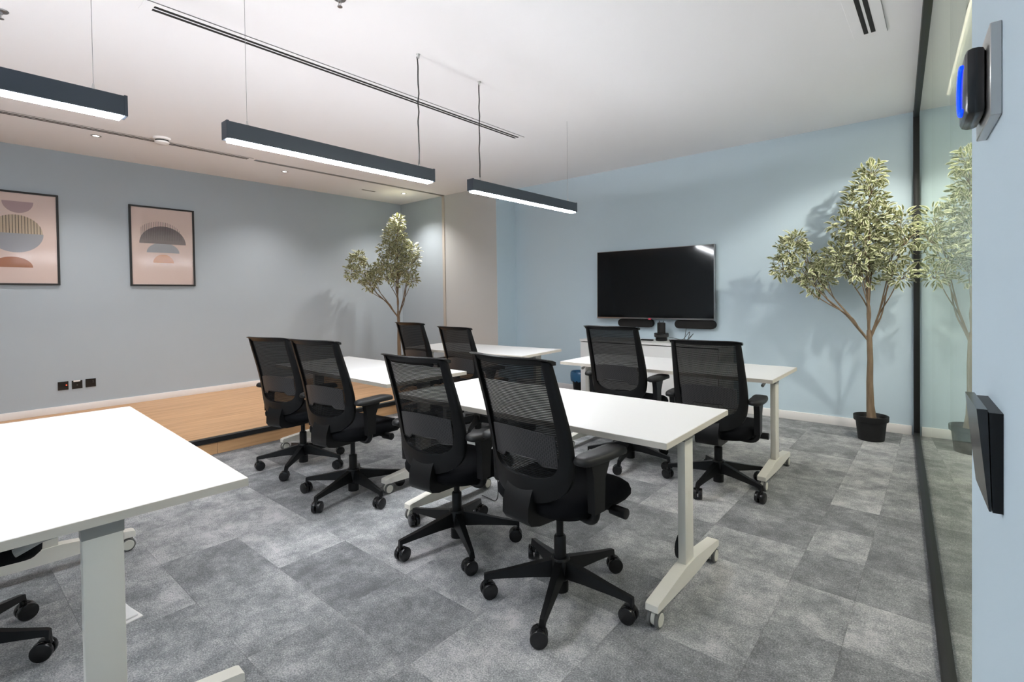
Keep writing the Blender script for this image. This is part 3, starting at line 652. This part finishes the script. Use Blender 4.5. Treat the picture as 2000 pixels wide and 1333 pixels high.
# waste bin
t = thing('waste_bin', 'blue-lined waste bin on the floor left of the white cabinet', 'bin', (-3.60, 5.56, 0))
obj('tub', LA([(0, 0), (0.085, 0), (0.115, 0.29), (0.111, 0.29), (0.082, 0.006), (0, 0.006)], 28), 'black', t, smooth=True)
bm = bmesh.new(); N = 36; rg = []
for j, (r, z) in enumerate(((0.109, 0.20), (0.112, 0.295), (0.120, 0.312), (0.127, 0.30), (0.128, 0.25), (0.123, 0.19))):
    rg.append([bm.verts.new(((r + 0.003 * math.sin(7 * k + j)) * math.cos(2 * PI * k / N), (r + 0.003 * math.sin(7 * k + j)) * math.sin(2 * PI * k / N), z + (0.012 * math.sin(2.3 * k) if j > 3 else 0))) for k in range(N)])
for a, b in zip(rg, rg[1:]):
    for k in range(N): bm.faces.new((a[k], a[(k + 1) % N], b[(k + 1) % N], b[k]))
obj('liner', bm, 'blue', t, smooth=True)

# ================================================================== RIGHT WALL DEVICES (wall-local frame: x out of the wall is negative)
def onwall(o): o.location = (gx(0), 0, 0); o.rotation_euler = (0, 0, ang); return o
t = onwall(thing('card_reader', 'access reader with glowing blue ring on a steel plate', 'card reader'))
w0 = -0.025
obj('back_plate', BX(w0 - 0.012, w0, 0.935, 1.085, 1.532, 1.655), 'steel', t, bevel=0.001, seg=1)
obj('body', BX(w0 - 0.034, w0 - 0.012, 0.965, 1.06, 1.545, 1.640), 'blackg', t, bevel=0.008)
bm = bmesh.new(); tube(bm, [(w0 - 0.035, 1.012 + 0.034 * math.cos(a * PI / 16), 1.593 + 0.034 * math.sin(a * PI / 16)) for a in range(-10, 11)], 0.003, 8)
obj('light_ring', bm, 'bluel', t, smooth=True)
t = onwall(thing('wall_switch_box', 'black wedge-shaped box on the pale blue wall at the right edge', 'wall box'))
obj('housing', PR([(w0, 1.003), (w0, 1.136), (w0 - 0.014, 1.136), (w0 - 0.0105, 1.003)], 'y', 0.922, 1.067), 'black', t, bevel=0.001, seg=1)
obj('front_cover', PR([(w0 - 0.0155, 1.140), (w0 - 0.0265, 1.140), (w0 - 0.014, 1.004), (w0 - 0.0115, 1.004)], 'y', 0.922, 1.067), 'blackg', t, bevel=0.001, seg=1)

# ================================================================== FLOOR ITEMS
t = thing('floor_box', 'white floor socket box with open lid beside the near table leg', 'floor box', (-2.56, 0.50, 0), math.radians(10))
obj('frame', BX(-0.09, 0.06, -0.06, 0.06, 0, 0.006), 'base', t, bevel=0.002)
ld_ = obj('lid', BX(-0.075, 0.045, -0.048, 0.048, 0, 0.008), 'white', t, bevel=0.003); ld_.location = (0, 0, 0.012); ld_.rotation_euler = (0, math.radians(6), 0)
tag(obj('power_cable', TB(spline([(-2.10, 2.30, 0.70), (-2.105, 2.29, 0.5), (-2.11, 2.30, 0.25), (-2.12, 2.32, 0.08), (-2.15, 2.33, 0.012), (-2.22, 2.34, 0.006), (-2.28, 2.34, 0.01)], 40), 0.003, 6), 'frameb', smooth=True), 'thin black cable hanging from the middle table to the carpet', 'cable')

# ================================================================== PLANTS
def leaf_mesh(name, L, Wd, fold, bend):
    bm = bmesh.new(); uv = bm.loops.layers.uv.new('UVMap')
    st_ = [(0, 0.06), (0.3, 0.85), (0.55, 1.0), (0.8, 0.6), (1.0, 0.0)]
    rows = []
    for t_, w_ in st_:
        y = t_ * L; z = -bend * t_ * t_ * L; hw = Wd / 2 * w_
        rows.append([(-hw, y, z + fold * hw), (0, y, z), (hw, y, z + fold * hw)])
    vs = [[bm.verts.new(p) for p in r] for r in rows[:-1]]; tip = bm.verts.new(rows[-1][1])
    us = (1.0, 0.0, 1.0)
    def setuv(f, lst):
        for lp, (u, v) in zip(f.loops, lst): lp[uv].uv = (u * 0.5, v * 0.6 + 0.1)
    for i in range(3):
        for k in (0, 1):
            f = bm.faces.new((vs[i][k], vs[i][k + 1], vs[i + 1][k + 1], vs[i + 1][k]))
            setuv(f, [(us[k], st_[i][0]), (us[k + 1], st_[i][0]), (us[k + 1], st_[i + 1][0]), (us[k], st_[i + 1][0])])
    for k in (0, 1):
        f = bm.faces.new((vs[3][k], vs[3][k + 1], tip)); setuv(f, [(us[k], 0.8), (us[k + 1], 0.8), (1.0, 1.0)])
    me = bpy.data.meshes.new(name); bm.to_mesh(me); bm.free(); me.materials.append(M['leaf'])
    for p in me.polygons: p.use_smooth = True
    return me
LEAVES = [leaf_mesh('leaf', 0.064, 0.023, 0.35, 0.25), leaf_mesh('leaf', 0.074, 0.026, 0.25, 0.4), leaf_mesh('leaf', 0.054, 0.021, 0.45, 0.1)]
def make_tree():
    T = thing('potted_ficus', 'x', 'plant', group='variegated artificial ficus trees')
    rnd = random.Random(3)
    pt = obj('pot', LA([(0, 0.0), (0.094, 0.0), (0.097, 0.004), (0.113, 0.165), (0.126, 0.168), (0.129, 0.172), (0.130, 0.212), (0.126, 0.214), (0.122, 0.21), (0.114, 0.172), (0, 0.17)], 36), 'pot', T, smooth=True)
    obj('soil', LA([(0, 0.185), (0.06, 0.184), (0.116, 0.178)], 28), 'soil', pt)
    tr = obj('trunk', TB([(0, 0, 0.16), (0.004, 0, 0.2), (-0.004, 0, 0.30), (-0.008, 0, 0.5), (-0.004, 0, 0.7), (-0.010, 0, 0.90), (-0.012, 0, 0.96)], [0.045, 0.036, 0.029, 0.025, 0.022, 0.021, 0.016], 12), 'bark', T, smooth=True)
    blobs = [(0.015, 2.30, 0.10), (0.0, 2.16, 0.13), (-0.05, 2.03, 0.19), (-0.153, 1.889, 0.13), (0.05, 1.913, 0.15), (-0.116, 1.614, 0.20), (-0.04, 1.75, 0.17), (-0.271, 1.624, 0.11), (-0.005, 1.496, 0.17), (0.138, 1.598, 0.15),
             (0.20, 1.85, 0.13), (0.24, 1.72, 0.10), (0.22, 1.43, 0.09), (-0.622, 1.695, 0.11), (-0.667, 1.551, 0.11), (-0.495, 1.543, 0.15), (-0.412, 1.397, 0.13), (-0.351, 1.489, 0.11), (-0.557, 1.776, 0.08)]
    forks = {'l': (-0.17, -0.03, 1.09), 'c': (-0.02, 0.0, 1.15), 'r': (0.06, 0.01, 1.12)}
    base = Vector((-0.011, 0, 0.86)); stems = {k: Vector(p) for k, p in forks.items()}
    pts = []
    for i, (x, z, r) in enumerate(blobs):
        k = 'l' if x < -0.30 else ('r' if x > 0.1 else 'c')
        y = rnd.uniform(-0.10, 0.06); c = Vector((x, y, z)); s = stems[k]
        mid = s.lerp(c, 0.5) + Vector((0.0 if k != 'l' else -0.02, 0, -0.04 if k == 'l' else 0.0))
        jit = Vector((rnd.uniform(-0.018, 0.018), rnd.uniform(-0.018, 0.018), rnd.uniform(-0.02, 0.02)))
        obj('branch', TB(spline([base, base.lerp(s, 0.5) + 0.4 * jit, s + jit, mid + jit, c + Vector((0, 0, r * 0.3))], 16), [0.0115 - 0.0006 * q for q in range(17)], 6), 'bark', T, smooth=True)
        n = int(6000 * r * r) + 45
        for _ in range(n):
            d = Vector((rnd.gauss(0, 1), rnd.gauss(0, 1), rnd.gauss(0, 1))).normalized()
            rr = r * rnd.uniform(0.35, 1.0) ** 0.6
            P = c + Vector((d.x * rr, d.y * rr * 0.85, d.z * rr))
            dirv = (d + Vector((0, 0, rnd.uniform(-0.3, 0.9))) + 0.6 * Vector((rnd.gauss(0, 1), rnd.gauss(0, 1), rnd.gauss(0, 0.6)))).normalized()
            pts.append((rr / r, P, dirv, rnd.uniform(0.8, 1.2), rnd.randrange(3), rnd.uniform(-1, 1)))
        # small twigs
        tb = bmesh.new()
        for _ in range(5):
            d = Vector((rnd.gauss(0, 1), rnd.gauss(0, 1), rnd.gauss(0.4, 0.8))).normalized()
            tube(tb, [c - Vector((0, 0, r * 0.4)), c + d * r * 0.5, c + d * r * 0.95], [0.003, 0.0022, 0.0012], 5)
        obj('twigs', tb, 'bark', T, smooth=True)['kind'] = 'stuff'
    def mat4(P, d, sc, roll):
        q = d.to_track_quat('Y', 'Z').to_matrix().to_4x4()
        return Matrix.Translation(P) @ q @ Matrix.Rotation(roll * 1.2, 4, 'Y') @ Matrix.Scale(sc, 4)
    # outermost leaves on the viewer's side are objects of their own
    pts.sort(key=lambda a: -(a[0] + 0.35 * (-a[1].y)))
    for a in pts[:300]:
        o = bpy.data.objects.new('leaf', LEAVES[a[4]]); C.objects.link(o); o.parent = T; o.matrix_local = mat4(*a[1:4], a[5])
    bm = bmesh.new()
    for a in pts[300:]:
        n0 = len(bm.verts); bm.from_mesh(LEAVES[a[4]]); bm.verts.ensure_lookup_table()
        bmesh.ops.transform(bm, matrix=mat4(*a[1:4], a[5]), verts=bm.verts[n0:])
    me = bpy.data.meshes.new('foliage'); bm.to_mesh(me); bm.free(); me.materials.append(M['leaf'])
    fo = bpy.data.objects.new('foliage', me); C.objects.link(fo); fo.parent = T; fo['kind'] = 'stuff'
    for p in me.polygons: p.use_smooth = True
    return T
tree = make_tree()
tree['label'] = 'tall variegated ficus in a black pot against the glass partition'
tree.location = (-0.487, 5.385, 0)
t2 = copy_tree(tree); t2['label'] = 'variegated ficus standing on the wooden stage in the far left corner'
t2.location = (-6.30, 4.72, ZS + 0.001); t2.rotation_euler = (0, 0, math.radians(46))

# corridor downlight shining through the glass onto the right plant
t = thing('corridor_spotlight', 'ceiling spotlight in the corridor beyond the glass', 'spotlight', (0.25, 4.35, H))
obj('can', LA([(0, 0), (0.045, 0), (0.045, -0.05), (0.04, -0.05), (0.036, -0.012), (0, -0.012)], 24), 'frameb', t, smooth=True)
ld = bpy.data.lights.new('corridor_lamp', 'SPOT'); ld.energy = CORR; ld.color = (1.0, 0.96, 0.9); ld.spot_size = math.radians(70); ld.spot_blend = 0.5; ld.shadow_soft_size = 0.03
lo = bpy.data.objects.new('lamp', ld); C.objects.link(lo); lo.parent = t; lo.location = (0, 0, -0.06)
lo.rotation_euler = (Vector((-0.55, 5.35, 1.5)) - Vector((0.25, 4.35, H))).to_track_quat('-Z', 'Y').to_euler()
